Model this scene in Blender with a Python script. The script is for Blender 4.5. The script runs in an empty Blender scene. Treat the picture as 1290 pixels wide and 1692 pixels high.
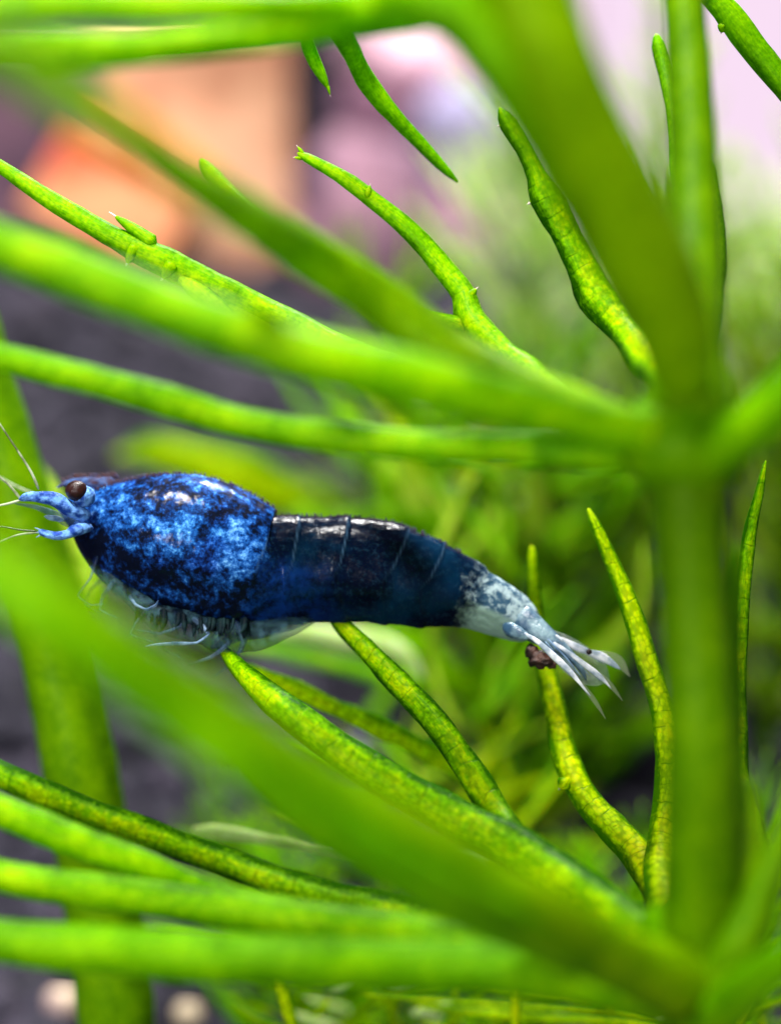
import bpy, math, random
import numpy as np
from mathutils import Vector, Matrix, noise
random.seed(7)
R = math.radians
S = bpy.context.scene
COL = S.collection
S.unit_settings.scale_length = 0.01          # one unit is one centimetre

# ------------------------------------------------------------------ camera
PITCH = R(18)
FWD = Vector((0, math.cos(PITCH), -math.sin(PITCH)))
UP = Vector((0, math.sin(PITCH), math.cos(PITCH)))
RT = Vector((1, 0, 0))
TGT = Vector((0, 0, 4.2))
CAM = TGT - 6.0 * FWD
cd = bpy.data.cameras.new('camera')
cam = bpy.data.objects.new('camera', cd)
COL.objects.link(cam)
cam.location = CAM
cam.rotation_euler = (R(90) - PITCH, 0, 0)
cd.sensor_fit = 'VERTICAL'; cd.sensor_height = 36
cd.lens = 36 * 6.0 / (1692 / 416)
cd.clip_start = 0.05; cd.clip_end = 500
cd.dof.use_dof = True
cd.dof.focus_distance = 5.95
cd.dof.aperture_fstop = 0.185
S.camera = cam

# ------------------------------------------------------------------ world, lamps, exposure
wd = bpy.data.worlds.new('World'); S.world = wd; wd.use_nodes = True
bg = wd.node_tree.nodes['Background']
bg.inputs[0].default_value = (0.80, 0.78, 0.95, 1)
bg.inputs[1].default_value = 0.26
def area(name, loc, target, sx, sy, power, col):
    l = bpy.data.lights.new(name, 'AREA'); l.shape = 'RECTANGLE'; l.size = sx; l.size_y = sy
    l.energy = power; l.color = col
    o = bpy.data.objects.new(name, l); COL.objects.link(o); o.location = loc
    o.rotation_euler = (Vector(target) - Vector(loc)).to_track_quat('-Z', 'Y').to_euler()
    return o
area('aquarium_lamp', (-3, -2.5, 20), (0, 1, 4), 5, 1.2, 6300, (1.0, 0.98, 0.94))
area('back_fill', (2, 16, 22), (0, 2, 3), 4.5, 2, 13500, (1.0, 0.98, 0.95))  # unseen backlight, added so leaves look translucent and the background brightens
area('front_fill', (-6, -14, 10), (0, 0, 4), 3, 3, 1400, (0.95, 0.97, 1.0))  # unseen fill from the front, added to brighten the shrimp and leaf fronts
S.view_settings.view_transform = 'Standard'
S.view_settings.look = 'None'
S.view_settings.exposure = 0
S.cycles.use_denoising = True
S.cycles.max_bounces = 8
S.cycles.transmission_bounces = 6
S.cycles.transparent_max_bounces = 16

K = 1 / 416.0
def P(px, py, z=6.0):                        # where a point of the photograph lies, z cm from the lens
    return CAM + z * FWD + RT * ((px - 645) * K * z / 6) + UP * ((846 - py) * K * z / 6)
def RAD(w, z): return 0.5 * w * K * z / 6

# ------------------------------------------------------------------ materials
def lin(c):
    return tuple((v / 12.92 if v <= .04045 else ((v + .055) / 1.055) ** 2.4) for v in [x / 255 for x in c]) + (1,)
class NT:
    def __init__(s, name):
        s.m = bpy.data.materials.new(name); s.m.use_nodes = True
        s.t = s.m.node_tree; s.n = s.t.nodes; s.n.clear()
        s.out = s.n.new('ShaderNodeOutputMaterial')
    def new(s, typ, **kw):
        nd = s.n.new('ShaderNode' + typ)
        for k, v in kw.items():
            if k.startswith('_'): setattr(nd, k[1:], v)
            else:
                k2 = k.replace('_', ' ')
                s.set(nd, k2 if k2 in nd.inputs else k, v)
        return nd
    def set(s, nd, k, v):
        if isinstance(v, bpy.types.NodeSocket): s.t.links.new(v, nd.inputs[k])
        else: nd.inputs[k].default_value = v
    def noise(s, vec, scale, detail=4, rough=.55, dist=0):
        return s.new('TexNoise', Vector=vec, Scale=scale, Detail=detail, Roughness=rough, Distortion=dist).outputs[0]
    def ramp(s, f, stops, interp='LINEAR'):
        r = s.new('ValToRGB', Fac=f); cr = r.color_ramp; cr.interpolation = interp
        while len(cr.elements) < len(stops): cr.elements.new(0.5)
        for e, (p, c) in zip(cr.elements, stops):
            e.position = p
            e.color = c if len(c) == 4 else tuple(c) + (1,)
        return r.outputs[0]
    def mix(s, f, a, b, mode='MIX'):
        n = s.n.new('ShaderNodeMix'); n.data_type = 'RGBA'; n.blend_type = mode
        for k, v in ((0, f), (6, a), (7, b)):
            if isinstance(v, bpy.types.NodeSocket): s.t.links.new(v, n.inputs[k])
            else: n.inputs[k].default_value = v
        return n.outputs[2]
    def math(s, op, a, b=0.0, clamp=False):
        n = s.n.new('ShaderNodeMath'); n.operation = op; n.use_clamp = clamp
        for k, v in ((0, a), (1, b)):
            if isinstance(v, bpy.types.NodeSocket): s.t.links.new(v, n.inputs[k])
            else: n.inputs[k].default_value = v
        return n.outputs[0]
    def step(s, v, a, b):                       # 0 below a, 1 above b
        n = s.n.new('ShaderNodeMapRange'); n.interpolation_type = 'SMOOTHSTEP'
        s.t.links.new(v, n.inputs[0]); n.inputs[1].default_value = a; n.inputs[2].default_value = b
        return n.outputs[0]
    def done(s, sh):
        s.t.links.new(sh, s.out.inputs['Surface']); return s.m

def m_plant(name, dark, mid, light, transl=.45, cell=1.0, rough=.42, brown=0.0, edge=.16, spec=.09):
    t = NT(name)
    co = t.new('TexCoord')
    uv = co.outputs['UV']; ob = co.outputs['Object']
    # lengthwise streaks of cells, blotches of chlorophyll, and thin cross walls
    mp = t.new('Mapping', Vector=uv); mp.inputs['Scale'].default_value = (22, 9, 1)
    cells = t.new('TexVoronoi', Vector=mp.outputs[0], Scale=1.6, Randomness=.9)
    cd_ = cells.outputs['Distance']; cc = cells.outputs['Color']
    sep = t.new('SeparateXYZ', Vector=uv)
    blot = t.noise(ob, 6, 3)
    fine = t.noise(ob, 55, 2)
    wob = t.math('MULTIPLY', t.noise(ob, 5, 3), 1.5)
    band = t.math('FRACT', t.math('ADD', t.math('MULTIPLY', sep.outputs[0], 13.0), wob))
    bd = t.math('ABSOLUTE', t.math('SUBTRACT', band, .5))
    line = t.math('MULTIPLY', t.math('MULTIPLY', t.step(bd, .43, .5), t.step(t.noise(ob, 11, 2), .38, .6)), .6 * cell)
    f = t.math('ADD', t.math('MULTIPLY', blot, .66), t.math('MULTIPLY', fine, .44))
    mpl = t.new('Mapping', Vector=uv); mpl.inputs['Scale'].default_value = (7, 14, 1)
    streak = t.noise(mpl.outputs[0], 3.0, 3, .6)
    f = t.math('ADD', t.math('MULTIPLY', f, .72), t.math('MULTIPLY', streak, .30))
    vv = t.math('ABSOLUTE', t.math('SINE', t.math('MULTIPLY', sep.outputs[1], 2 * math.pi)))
    f = t.math('SUBTRACT', f, t.math('MULTIPLY', t.step(vv, .40, .97), edge))  # backlit bright centre and dark rims painted into the leaf colour, towards the lens
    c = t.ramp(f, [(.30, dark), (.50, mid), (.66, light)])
    c = t.mix(t.math('MULTIPLY', t.step(cd_, .35, .75), .35 * cell), c, dark)
    c = t.mix(line, c, dark)
    if brown:
        c = t.mix(t.math('MULTIPLY', t.step(t.noise(ob, 3.1, 4), .60, .72), brown), c, lin((120, 90, 50)))
    h = t.math('ADD', t.math('MULTIPLY', cd_, -.6), t.math('ADD', t.math('MULTIPLY', blot, .8), t.math('MULTIPLY', line, -1.0)))
    bp = t.new('Bump', Height=h, Strength=.4, Distance=.008)
    pr = t.new('BsdfPrincipled', Base_Color=c, Roughness=rough, Normal=bp.outputs[0])
    pr.inputs['Subsurface Weight'].default_value = .5
    pr.inputs['Subsurface Radius'].default_value = (.05, .10, .01)
    pr.inputs['Subsurface Scale'].default_value = .8
    pr.inputs['IOR'].default_value = 1.33
    pr.inputs['Specular IOR Level'].default_value = spec
    tr = t.new('BsdfTranslucent', Color=c, Normal=bp.outputs[0])
    mx = t.new('MixShader', Fac=transl)
    t.t.links.new(pr.outputs[0], mx.inputs[1]); t.t.links.new(tr.outputs[0], mx.inputs[2])
    return t.done(mx.outputs[0])

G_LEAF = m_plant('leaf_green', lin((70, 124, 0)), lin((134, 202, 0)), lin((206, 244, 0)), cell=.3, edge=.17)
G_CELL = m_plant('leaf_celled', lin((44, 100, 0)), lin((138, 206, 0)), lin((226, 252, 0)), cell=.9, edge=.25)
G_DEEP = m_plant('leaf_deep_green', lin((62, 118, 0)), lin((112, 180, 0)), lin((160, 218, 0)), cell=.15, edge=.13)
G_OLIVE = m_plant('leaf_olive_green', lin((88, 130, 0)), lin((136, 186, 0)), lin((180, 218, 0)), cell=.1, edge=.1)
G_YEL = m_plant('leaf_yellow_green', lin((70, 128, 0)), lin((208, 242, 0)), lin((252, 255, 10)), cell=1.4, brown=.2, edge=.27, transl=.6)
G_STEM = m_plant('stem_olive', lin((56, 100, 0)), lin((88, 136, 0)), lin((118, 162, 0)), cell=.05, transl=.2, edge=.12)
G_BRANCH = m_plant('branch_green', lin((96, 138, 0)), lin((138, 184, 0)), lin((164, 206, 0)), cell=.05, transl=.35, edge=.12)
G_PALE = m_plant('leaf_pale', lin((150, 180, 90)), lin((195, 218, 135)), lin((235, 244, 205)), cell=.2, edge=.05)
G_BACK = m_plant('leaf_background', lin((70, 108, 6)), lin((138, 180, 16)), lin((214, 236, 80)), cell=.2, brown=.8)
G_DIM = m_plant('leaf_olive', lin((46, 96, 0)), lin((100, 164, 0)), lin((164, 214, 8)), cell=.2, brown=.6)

def m_simple(name, col, rough=.5, spec=.5, sss=0, transl=0, alpha=1, bump=0, bscale=20, var=None, vscale=8):
    t = NT(name); ob = t.new('TexCoord').outputs['Object']
    c = col
    if var: c = t.mix(t.step(t.noise(ob, vscale, 5), .38, .62), col, var)
    pr = t.new('BsdfPrincipled', Base_Color=c, Roughness=rough, Alpha=alpha)
    pr.inputs['Specular IOR Level'].default_value = spec
    if sss:
        pr.inputs['Subsurface Weight'].default_value = sss
        pr.inputs['Subsurface Radius'].default_value = (.04, .04, .05)
    if bump:
        bp = t.new('Bump', Height=t.noise(ob, bscale, 5), Strength=bump, Distance=.03)
        t.set(pr, 'Normal', bp.outputs[0])
    return t.done(pr.outputs[0])
M_SPINE = m_simple('spine_pale', lin((215, 200, 190)), .3, alpha=.8)
M_EYE = m_simple('eye_brown', lin((44, 18, 15)), .28, .3, bump=.25, bscale=60, var=lin((22, 8, 8)), vscale=14)
M_ROST = m_simple('rostrum_brown', lin((70, 46, 48)), .6, .1, var=lin((60, 60, 90)), vscale=30, bump=.3, bscale=50)
M_ANT = m_simple('feeler_blue', lin((120, 172, 240)), .35, .12, var=lin((28, 66, 150)), vscale=24, sss=.3, bump=.4, bscale=50)
M_FLAG = m_simple('feeler_thread', lin((190, 200, 170)), .3, .12, alpha=.75, var=lin((90, 100, 60)), vscale=10)
M_LEG = m_simple('leg_blue_clear', lin((76, 104, 130)), .25, .12, alpha=.36, var=lin((14, 30, 75)), vscale=14, sss=.2)
M_LEGP = m_simple('leg_pale', lin((140, 168, 200)), .3, .12, alpha=.6, var=lin((60, 90, 130)), vscale=20, sss=.2)
M_MEMB = m_simple('membrane_clear', lin((120, 135, 125)), .4, .1, alpha=.28, var=lin((180, 185, 180)), vscale=20)
M_MASS = m_simple('under_body', lin((6, 18, 28)), .5, .06, alpha=.42, var=lin((60, 92, 104)), vscale=18)
M_SWIM = m_simple('swimmeret_teal', lin((70, 105, 110)), .2, .12, alpha=.34, var=lin((10, 30, 60)), vscale=7)
M_TAIL = m_simple('tail_fan_white', lin((235, 235, 240)), .35, .2, alpha=.85, var=lin((150, 165, 180)), vscale=16, sss=.2, bump=.2, bscale=30)
M_TAILT = m_simple('tail_fan_clear', lin((150, 155, 130)), .3, alpha=.22)
M_TELS = m_simple('telson_grey', lin((120, 146, 156)), .3, alpha=.95, var=lin((45, 75, 100)), vscale=13, sss=.2, bump=.3, bscale=30)
M_DEB = m_simple('debris_brown', lin((70, 36, 22)), .6, bump=1, bscale=14, var=lin((30, 14, 12)), vscale=14)

def m_body():
    t = NT('shrimp_shell')
    ob = t.new('TexCoord').outputs['Object']
    sx = t.new('Attribute', _attribute_name='along').outputs['Fac']
    ht = t.new('Attribute', _attribute_name='down').outputs['Fac']
    n1 = t.noise(ob, 5.0, 7, .70, .3)
    n2 = t.noise(ob, 19, 6, .7, .3)
    n3 = t.noise(ob, 2.6, 4, .6)
    n4 = t.noise(ob, 46, 5, .75)
    f = t.math('ADD', t.math('MULTIPLY', n1, .30), t.math('ADD', t.math('MULTIPLY', n2, .40), t.math('MULTIPLY', n4, .30)))
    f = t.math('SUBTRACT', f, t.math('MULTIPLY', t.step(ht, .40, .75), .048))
    f = t.math('ADD', f, t.math('MULTIPLY', t.math('SUBTRACT', n3, .5), .18))
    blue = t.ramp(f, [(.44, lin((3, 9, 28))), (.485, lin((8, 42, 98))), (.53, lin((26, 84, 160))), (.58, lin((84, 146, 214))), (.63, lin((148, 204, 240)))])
    lav = t.step(t.noise(ob, 3.7, 3), .54, .64)
    blue = t.mix(t.math('MULTIPLY', lav, .5), blue, t.mix(1.0, blue, (.95, .62, 1.0, 1), 'MULTIPLY'))
    cy = t.step(t.noise(ob, 3.0, 3, .5, .4), .50, .62)
    blue = t.mix(t.math('MULTIPLY', cy, .45), blue, t.mix(1.0, blue, (.55, 1.0, .95, 1), 'MULTIPLY'))
    # abdomen: black-navy, teal clouds, a bluer zone behind the head shield
    ab = t.mix(t.step(t.noise(ob, 3.3, 4), .46, .66), lin((1, 6, 24)), lin((3, 32, 56)))
    ab = t.mix(t.math('MULTIPLY', t.step(n4, .5, .65), .25), ab, lin((30, 62, 84)))
    d = t.math('MULTIPLY', t.math('SUBTRACT', 1.0, t.step(sx, .44, .60)), t.step(ht, .30, .6))
    ab = t.mix(t.math('MULTIPLY', t.math('MULTIPLY', d, .8), t.step(t.math('ADD', t.math('MULTIPLY', n1, .5), t.math('MULTIPLY', n2, .5)), .40, .58)), ab, lin((10, 52, 124)))
    # tail segment: milky with slate speckles
    tm = t.mix(t.step(t.math('ADD', t.math('MULTIPLY', n2, .7), t.math('MULTIPLY', n4, .3)), .45, .58), lin((48, 78, 100)), lin((158, 178, 182)))
    tm = t.mix(t.step(ht, .5, .62), tm, lin((132, 158, 146)))
    # seams
    w1 = t.math('ADD', sx, t.math('MULTIPLY', t.math('SUBTRACT', n2, .5), .10))
    c = t.mix(t.step(w1, .434, .462), blue, ab)
    w2 = t.math('ADD', t.math('ADD', sx, t.math('MULTIPLY', t.math('SUBTRACT', n2, .5), .09)), t.math('MULTIPLY', ht, -.004))
    c = t.mix(t.step(w2, .757, .80), c, tm)
    seam = t.new('Attribute', _attribute_name='seam').outputs['Fac']
    c = t.mix(t.math('MULTIPLY', seam, t.step(ht, .62, .3)), c, t.mix(.45, c, lin((74, 108, 138))))  # curved highlights along the ring seams, painted into the shell colour
    hb = t.math('ADD', t.math('MULTIPLY', n2, .6), t.math('MULTIPLY', n4, .5))
    bp = t.new('Bump', Height=hb, Strength=.3, Distance=.012)
    rg = t.ramp(sx, [(.40, (.42,) * 3), (.46, (.16,) * 3), (.74, (.22,) * 3), (.80, (.45,) * 3)])
    pr = t.new('BsdfPrincipled', Base_Color=c, Roughness=rg, Normal=bp.outputs[0])
    pr.inputs['Subsurface Weight'].default_value = .15
    pr.inputs['Subsurface Radius'].default_value = (.01, .02, .05)
    pr.inputs['Specular IOR Level'].default_value = .03
    pr.inputs['Coat Weight'].default_value = .15
    pr.inputs['Coat Roughness'].default_value = .05
    bp2 = t.new('Bump', Height=t.noise(ob, 24, 4, .6), Strength=.3, Distance=.01)
    t.set(pr, 'Coat Normal', bp2.outputs[0])
    return t.done(pr.outputs[0])
M_BODY = m_body()

# ------------------------------------------------------------------ object helpers
def empty(name, loc, label, cat, group=None):
    o = bpy.data.objects.new(name, None); COL.objects.link(o); o.location = loc
    o.empty_display_size = .2
    o['label'] = label; o['category'] = cat
    if group: o['group'] = group
    return o
def root_of(o):
    while o.parent: o = o.parent
    return o
def mk(name, verts, faces, mat, parent=None, uvs=None, smooth=True, world=True, attrs=None):
    """verts in world space; stored relative to the thing's base"""
    base = root_of(parent).location if (parent and world) else Vector((0, 0, 0))
    me = bpy.data.meshes.new(name)
    me.from_pydata([tuple(Vector(v) - base) for v in verts], [], faces)
    if uvs is not None:
        ul = me.uv_layers.new(name='UVMap')
        for l in me.loops: ul.data[l.index].uv = uvs[l.vertex_index]
    if attrs:
        for k, a in attrs.items():
            at = me.attributes.new(k, 'FLOAT', 'POINT'); at.data.foreach_set('value', a)
    if smooth: me.polygons.foreach_set('use_smooth', [True] * len(me.polygons))
    me.materials.append(mat); me.update()
    o = bpy.data.objects.new(name, me); COL.objects.link(o)
    if parent: o.parent = parent
    return o
def catmull(pts, step):
    """pts: rows of numbers; resample smoothly"""
    a = np.array(pts, float)
    a = np.vstack([2 * a[0] - a[1], a, 2 * a[-1] - a[-2]])
    out = []
    for i in range(1, len(a) - 2):
        L = np.linalg.norm(a[i + 1][:3] - a[i][:3]); n = max(2, int(L / step))
        for k in range(n):
            t = k / n; t2 = t * t; t3 = t2 * t
            out.append(.5 * ((2 * a[i]) + (-a[i - 1] + a[i + 1]) * t + (2 * a[i - 1] - 5 * a[i] + 4 * a[i + 1] - a[i + 2]) * t2 + (-a[i - 1] + 3 * a[i] - 3 * a[i + 1] + a[i + 2]) * t3))
    out.append(a[-2])
    return np.array(out)
class Mesh:
    def __init__(s): s.v = []; s.f = []; s.uv = []
    def tube(s, rows, n=14, flat=1.0, step=.05, rough=.05, cap=.6, flatdir=None, seed=0):
        """rows: (x, y, z, radius) world; flat squeezes across flatdir"""
        q = catmull(rows, step); m = len(q)
        b0 = len(s.v)
        prev = None; u = 0
        for i in range(m):
            c = Vector(q[i][:3]); r = max(q[i][3], .0015)
            t = Vector(q[min(i + 1, m - 1)][:3] - q[max(i - 1, 0)][:3]).normalized()
            if prev is None:
                ref = flatdir if flatdir is not None else FWD
                a = (Vector(ref) - t * t.dot(Vector(ref))).normalized()
            else:
                a = (prev - t * t.dot(prev)).normalized()
            prev = a; b = t.cross(a)
            if i: u += (c - pc).length
            pc = c
            endk = 1.0
            if i == 0 or i == m - 1: endk = cap
            for k in range(n):
                th = 2 * math.pi * k / n
                rr = r * endk
                if rough:
                    pn = Vector((math.cos(th) * .7 + seed * 3.7, math.sin(th) * .7, u * 5.0))
                    rr *= 1 + rough * 2 * noise.noise(pn) + rough * .7 * noise.noise(pn * 3.1)
                s.v.append(c + a * (math.cos(th) * rr * flat) + b * (math.sin(th) * rr))
                s.uv.append((u, k / n))
        for i in range(m - 1):
            for k in range(n):
                k2 = (k + 1) % n
                s.f.append((b0 + i * n + k, b0 + i * n + k2, b0 + (i + 1) * n + k2, b0 + (i + 1) * n + k))
        for i, sg in ((0, -1), (m - 1, 1)):
            c = Vector(q[i][:3]); t = Vector(q[min(i + 1, m - 1)][:3] - q[max(i - 1, 0)][:3]).normalized()
            s.v.append(c + t * (sg * q[i][3] * .5)); s.uv.append((u if i else 0, .5))
            ci = len(s.v) - 1
            for k in range(n):
                k2 = (k + 1) % n
                a_, b_ = b0 + i * n + k, b0 + i * n + k2
                s.f.append((b_, a_, ci) if sg < 0 else (a_, b_, ci))
    def blob(s, c, rx, ry, rz, n=10, m=7, jag=.1, seed=0):
        b0 = len(s.v)
        for j in range(m + 1):
            ph = math.pi * j / m
            for k in range(n):
                th = 2 * math.pi * k / n
                d = Vector((math.sin(ph) * math.cos(th), math.sin(ph) * math.sin(th), math.cos(ph)))
                f = 1 + jag * 2 * noise.noise(d * 2.3 + Vector((seed * 5.1, seed, 0)))
                s.v.append(Vector(c) + Vector((d.x * rx, d.y * ry, d.z * rz)) * f); s.uv.append((k / n, j / m))
        for j in range(m):
            for k in range(n):
                k2 = (k + 1) % n
                s.f.append((b0 + j * n + k, b0 + (j + 1) * n + k, b0 + (j + 1) * n + k2, b0 + j * n + k2))
    def build(s, name, mat, parent=None, **kw):
        return mk(name, s.v, s.f, mat, parent, uvs=s.uv, **kw)
def rows(pts, z0=None):
    """(px, py, width_px, z) rows to world rows with a radius"""
    out = []
    for p in pts:
        px, py, w, z = p
        c = P(px, py, z); out.append((c.x, c.y, c.z, RAD(w, z)))
    return out
_seed = [0]
def leaf(parent, mat, *paths, spines=(), buds=(), name='leaf', n=16, rough=.06, label=None, step=.04):
    _seed[0] += 1
    M = Mesh()
    for k, p in enumerate(paths): M.tube(rows(p), n=n, rough=rough * (1.7 if p[0][3] > 5.5 else 1), seed=_seed[0] + k * .31, step=step, flat=.85)
    o = M.build(name, mat, parent)
    if label: o['label'] = label
    for (x0, y0, x1, y1, z, w) in spines:      # a green base tooth and its pale point
        T = Mesh()
        T.tube(rows([(x0, y0, w, z), ((x0 * .5 + x1 * .5), (y0 * .5 + y1 * .5), w * .72, z), (x0 * .15 + x1 * .85, y0 * .15 + y1 * .85, w * .26, z)]), n=8, step=.01, rough=0)
        T.build('tooth', mat, o)
        T = Mesh()
        T.tube(rows([(x0 * .25 + x1 * .75, y0 * .25 + y1 * .75, w * .22, z), (x1, y1, 1.2, z)]), n=6, step=.01, rough=0)
        T.build('spine', M_SPINE, o)
    return o

# ------------------------------------------------------------------ the ground and what is behind
t = NT('substrate_dark')
ob = t.new('TexCoord').outputs['Object']
c = t.ramp(t.noise(ob, 1.6, 6, .7), [(.35, lin((18, 16, 28))), (.55, lin((36, 32, 50))), (.72, lin((74, 62, 76)))])
bp = t.new('Bump', Height=t.noise(ob, 5, 6, .7), Strength=.8, Distance=.1)
pr = t.new('BsdfPrincipled', Base_Color=c, Roughness=.8, Normal=bp.outputs[0])
M_SUB = t.done(pr.outputs[0])
def sm(a, b, x):
    t_ = min(1, max(0, (x - a) / (b - a))); return t_ * t_ * (3 - 2 * t_)
def ground(x, y):
    return 2.75 * sm(2.5, 14, y) + .25 * noise.noise(Vector((x * .35, y * .35, 0))) + .1 * noise.noise(Vector((x, y, 3)))
gv = []; gf = []
nx, ny = 60, 70
for j in range(ny + 1):
    for i in range(nx + 1):
        x = -45 + 90 * i / nx; y = -4 + 26 * j / ny
        gv.append((x, y, ground(x, y)))
for j in range(ny):
    for i in range(nx):
        a = j * (nx + 1) + i; gf.append((a, a + 1, a + nx + 2, a + nx + 1))
o = mk('ground', gv, gf, M_SUB); o['kind'] = 'structure'

# grains of soil
G = Mesh()
rg = random.Random(3)
ico = [(0, 0, 1), (.89, 0, .45), (.28, .85, .45), (-.72, .53, .45), (-.72, -.53, .45), (.28, -.85, .45), (.72, .53, -.45), (-.28, .85, -.45), (-.89, 0, -.45), (-.28, -.85, -.45), (.72, -.53, -.45), (0, 0, -1)]
icf = [(0, 1, 2), (0, 2, 3), (0, 3, 4), (0, 4, 5), (0, 5, 1), (1, 6, 2), (2, 7, 3), (3, 8, 4), (4, 9, 5), (5, 10, 1), (2, 6, 7), (3, 7, 8), (4, 8, 9), (5, 9, 10), (1, 10, 6), (11, 7, 6), (11, 8, 7), (11, 9, 8), (11, 10, 9), (11, 6, 10)]
for k in range(9000):
    y = 1 + 26 * rg.random() ** 1.3; x = (rg.random() - .5) * (8 + y * 1.1)
    r = rg.uniform(.10, .24); b0 = len(G.v)
    z = ground(x, y) + r * rg.uniform(.1, .9)
    for q in ico:
        f = r * rg.uniform(.8, 1.15)
        G.v.append(Vector((x + q[0] * f, y + q[1] * f, z + q[2] * f * .8))); G.uv.append((0, 0))
    G.f += [tuple(b0 + i for i in q) for q in icf]
o = G.build('soil_grains', M_SUB); o['kind'] = 'stuff'; o['label'] = 'dark purplish aquarium soil grains covering the bottom'

M_PEACH = m_simple('clay_peach', lin((255, 200, 160)), .8, .2, var=lin((176, 112, 82)), vscale=.42, bump=.3, bscale=3)
M_ORANGE = m_simple('clay_orange', lin((216, 98, 64)), .8, .2, var=lin((246, 170, 122)), vscale=.9, bump=.3, bscale=3)
M_MAUVE = m_simple('stone_mauve', lin((150, 112, 128)), .8, .2, var=lin((98, 74, 92)), vscale=.7, bump=.4, bscale=3)
M_DARK = m_simple('post_dark', lin((52, 48, 62)), .6, .2, var=lin((36, 32, 44)), vscale=1)
M_WALL = m_simple('back_wall', lin((120, 100, 122)), .9, .1, var=lin((92, 76, 96)), vscale=.12)
M_LILAC = m_simple('stone_lilac', lin((142, 136, 166)), .8, .2, var=lin((120, 110, 138)), vscale=.7, bump=.4, bscale=3)
M_PINK = m_simple('stone_pink', lin((216, 178, 192)), .8, .2, var=lin((186, 140, 158)), vscale=.7, bump=.4, bscale=3)

def boxmesh(M, c, sx, sy, sz, rot=0, bev=.08):
    """bevelled block built from rounded rings"""
    b0 = len(M.v); n = 0
    cr, sr = math.cos(rot), math.sin(rot)
    rings = [(-sz / 2, -bev), (-sz / 2 + bev, 0), (sz / 2 - bev, 0), (sz / 2, -bev)]
    for (zz, ins) in rings:
        hx, hy = sx / 2 + ins, sy / 2 + ins
        for (ax, ay) in ((-hx + bev, -hy), (hx - bev, -hy), (hx, -hy + bev), (hx, hy - bev), (hx - bev, hy), (-hx + bev, hy), (-hx, hy - bev), (-hx, -hy + bev)):
            M.v.append(Vector(c) + Vector((ax * cr - ay * sr, ax * sr + ay * cr, zz))); M.uv.append((0, 0))
    for j in range(3):
        for k in range(8):
            k2 = (k + 1) % 8
            M.f.append((b0 + j * 8 + k, b0 + j * 8 + k2, b0 + (j + 1) * 8 + k2, b0 + (j + 1) * 8 + k))
    M.f.append(tuple(b0 + k for k in range(7, -1, -1))); M.f.append(tuple(b0 + 24 + k for k in range(8)))

# back wall of the tank
Mw = Mesh(); boxmesh(Mw, (0, 21.6, 18), 120, 1, 60)
o = Mw.build('back_wall', M_WALL, smooth=False); o['kind'] = 'structure'

def block(name, px0, px1, py0, pyb, z, depth, mat, label, cat, rot=0.0, group=None, bev=.12, part=None):
    """a block standing on the soil, its front face spanning those columns"""
    a = P(px0, pyb, z); b = P(px1, pyb, z); top = P(px0, py0, z)
    cx = (a.x + b.x) / 2; y = a.y + depth / 2; w = b.x - a.x
    g = min(ground(cx, y), a.z); zt = top.z
    M = Mesh(); boxmesh(M, (cx, y, (g - .3 + zt) / 2), w, depth, zt - g + .3, rot, bev)
    o = M.build(name, mat, None, smooth=False)
    o['label'] = label; o['category'] = cat
    if group: o['group'] = group
    return o
block('clay_block', 165, 478, 40, 455, 20.5, 2.0, M_PEACH, 'blurred tall peach clay block on the soil behind the upper left leaves', 'block', .05)
# a broken clay tile leaning on the block
M = Mesh(); boxmesh(M, (0, 0, 0), 1.9, .5, 1.5, 0, .1)
o = M.build('clay_tile', M_ORANGE, None, smooth=False)
o.location = P(190, 330, 19.6); o.rotation_euler = (R(-14), R(32), R(6))
o['label'] = 'blurred orange clay tile leaning in front of the peach block'; o['category'] = 'tile'
block('dark_post', 480, 560, -300, 455, 21.5, .5, M_DARK, 'dark narrow post right behind the edge of the peach block', 'post')
block('stone_slab', -140, 168, 60, 440, 23, 1.5, M_MAUVE, 'dull mauve stone slab at the far left behind the leaves', 'stone')
def rock(px, py, z, wx, wy, mat, label, seed):
    c = P(px, py, z); k = K * z / 6
    M = Mesh(); M.blob(c, wx * k / 2, wx * k / 2.4, wy * k / 2, 28, 18, .16, seed)
    o = M.build('rock', mat); o['label'] = label; o['category'] = 'rock'; return o
rock(600, 400, 20, 250, 330, M_MAUVE, 'blurred mauve rock beside the dark post', 1)
rock(700, 120, 24, 260, 230, M_PINK, 'blurred pink rock at the top behind the leaf tip that hangs down', 2)
rock(800, 260, 23, 240, 260, M_LILAC, 'blurred pale lilac rock in the upper middle', 3)
rock(600, 235, 22, 150, 190, m_simple('stone_plum', lin((98, 66, 84)), .8, .2, bump=.4, bscale=3), 'blurred plum coloured rock above the mauve one', 4)
rock(740, 420, 21, 240, 200, M_MAUVE, 'blurred mauve rock low down under the lilac one', 5)

# bright window behind the tank, upper right
t = NT('window_light')
em = t.new('Emission', Strength=1.0); em.inputs[0].default_value = lin((250, 224, 246))
M_WIN = t.done(em.outputs[0])
wn = empty('window', P(1250, 430, 25.5), 'bright pinkish window behind the tank at the upper right', 'window')
a = P(925, 470, 25.5); b = P(1900, -400, 25.5)
M = Mesh(); boxmesh(M, ((a.x + b.x) / 2, a.y, (a.z + b.z) / 2), b.x - a.x, .1, b.z - a.z, 0, .02)
M.build('pane', M_WIN, wn, smooth=False)
M = Mesh()
for (cx, cz, sx_, sz_) in ((a.x, (a.z + b.z) / 2, .6, b.z - a.z), (b.x, (a.z + b.z) / 2, .6, b.z - a.z)):
    boxmesh(M, (cx, a.y - .1, cz), sx_, .5, sz_, 0, .05)
M.build('frame', m_simple('window_frame', lin((205, 180, 200)), .5), wn, smooth=False)

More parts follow.
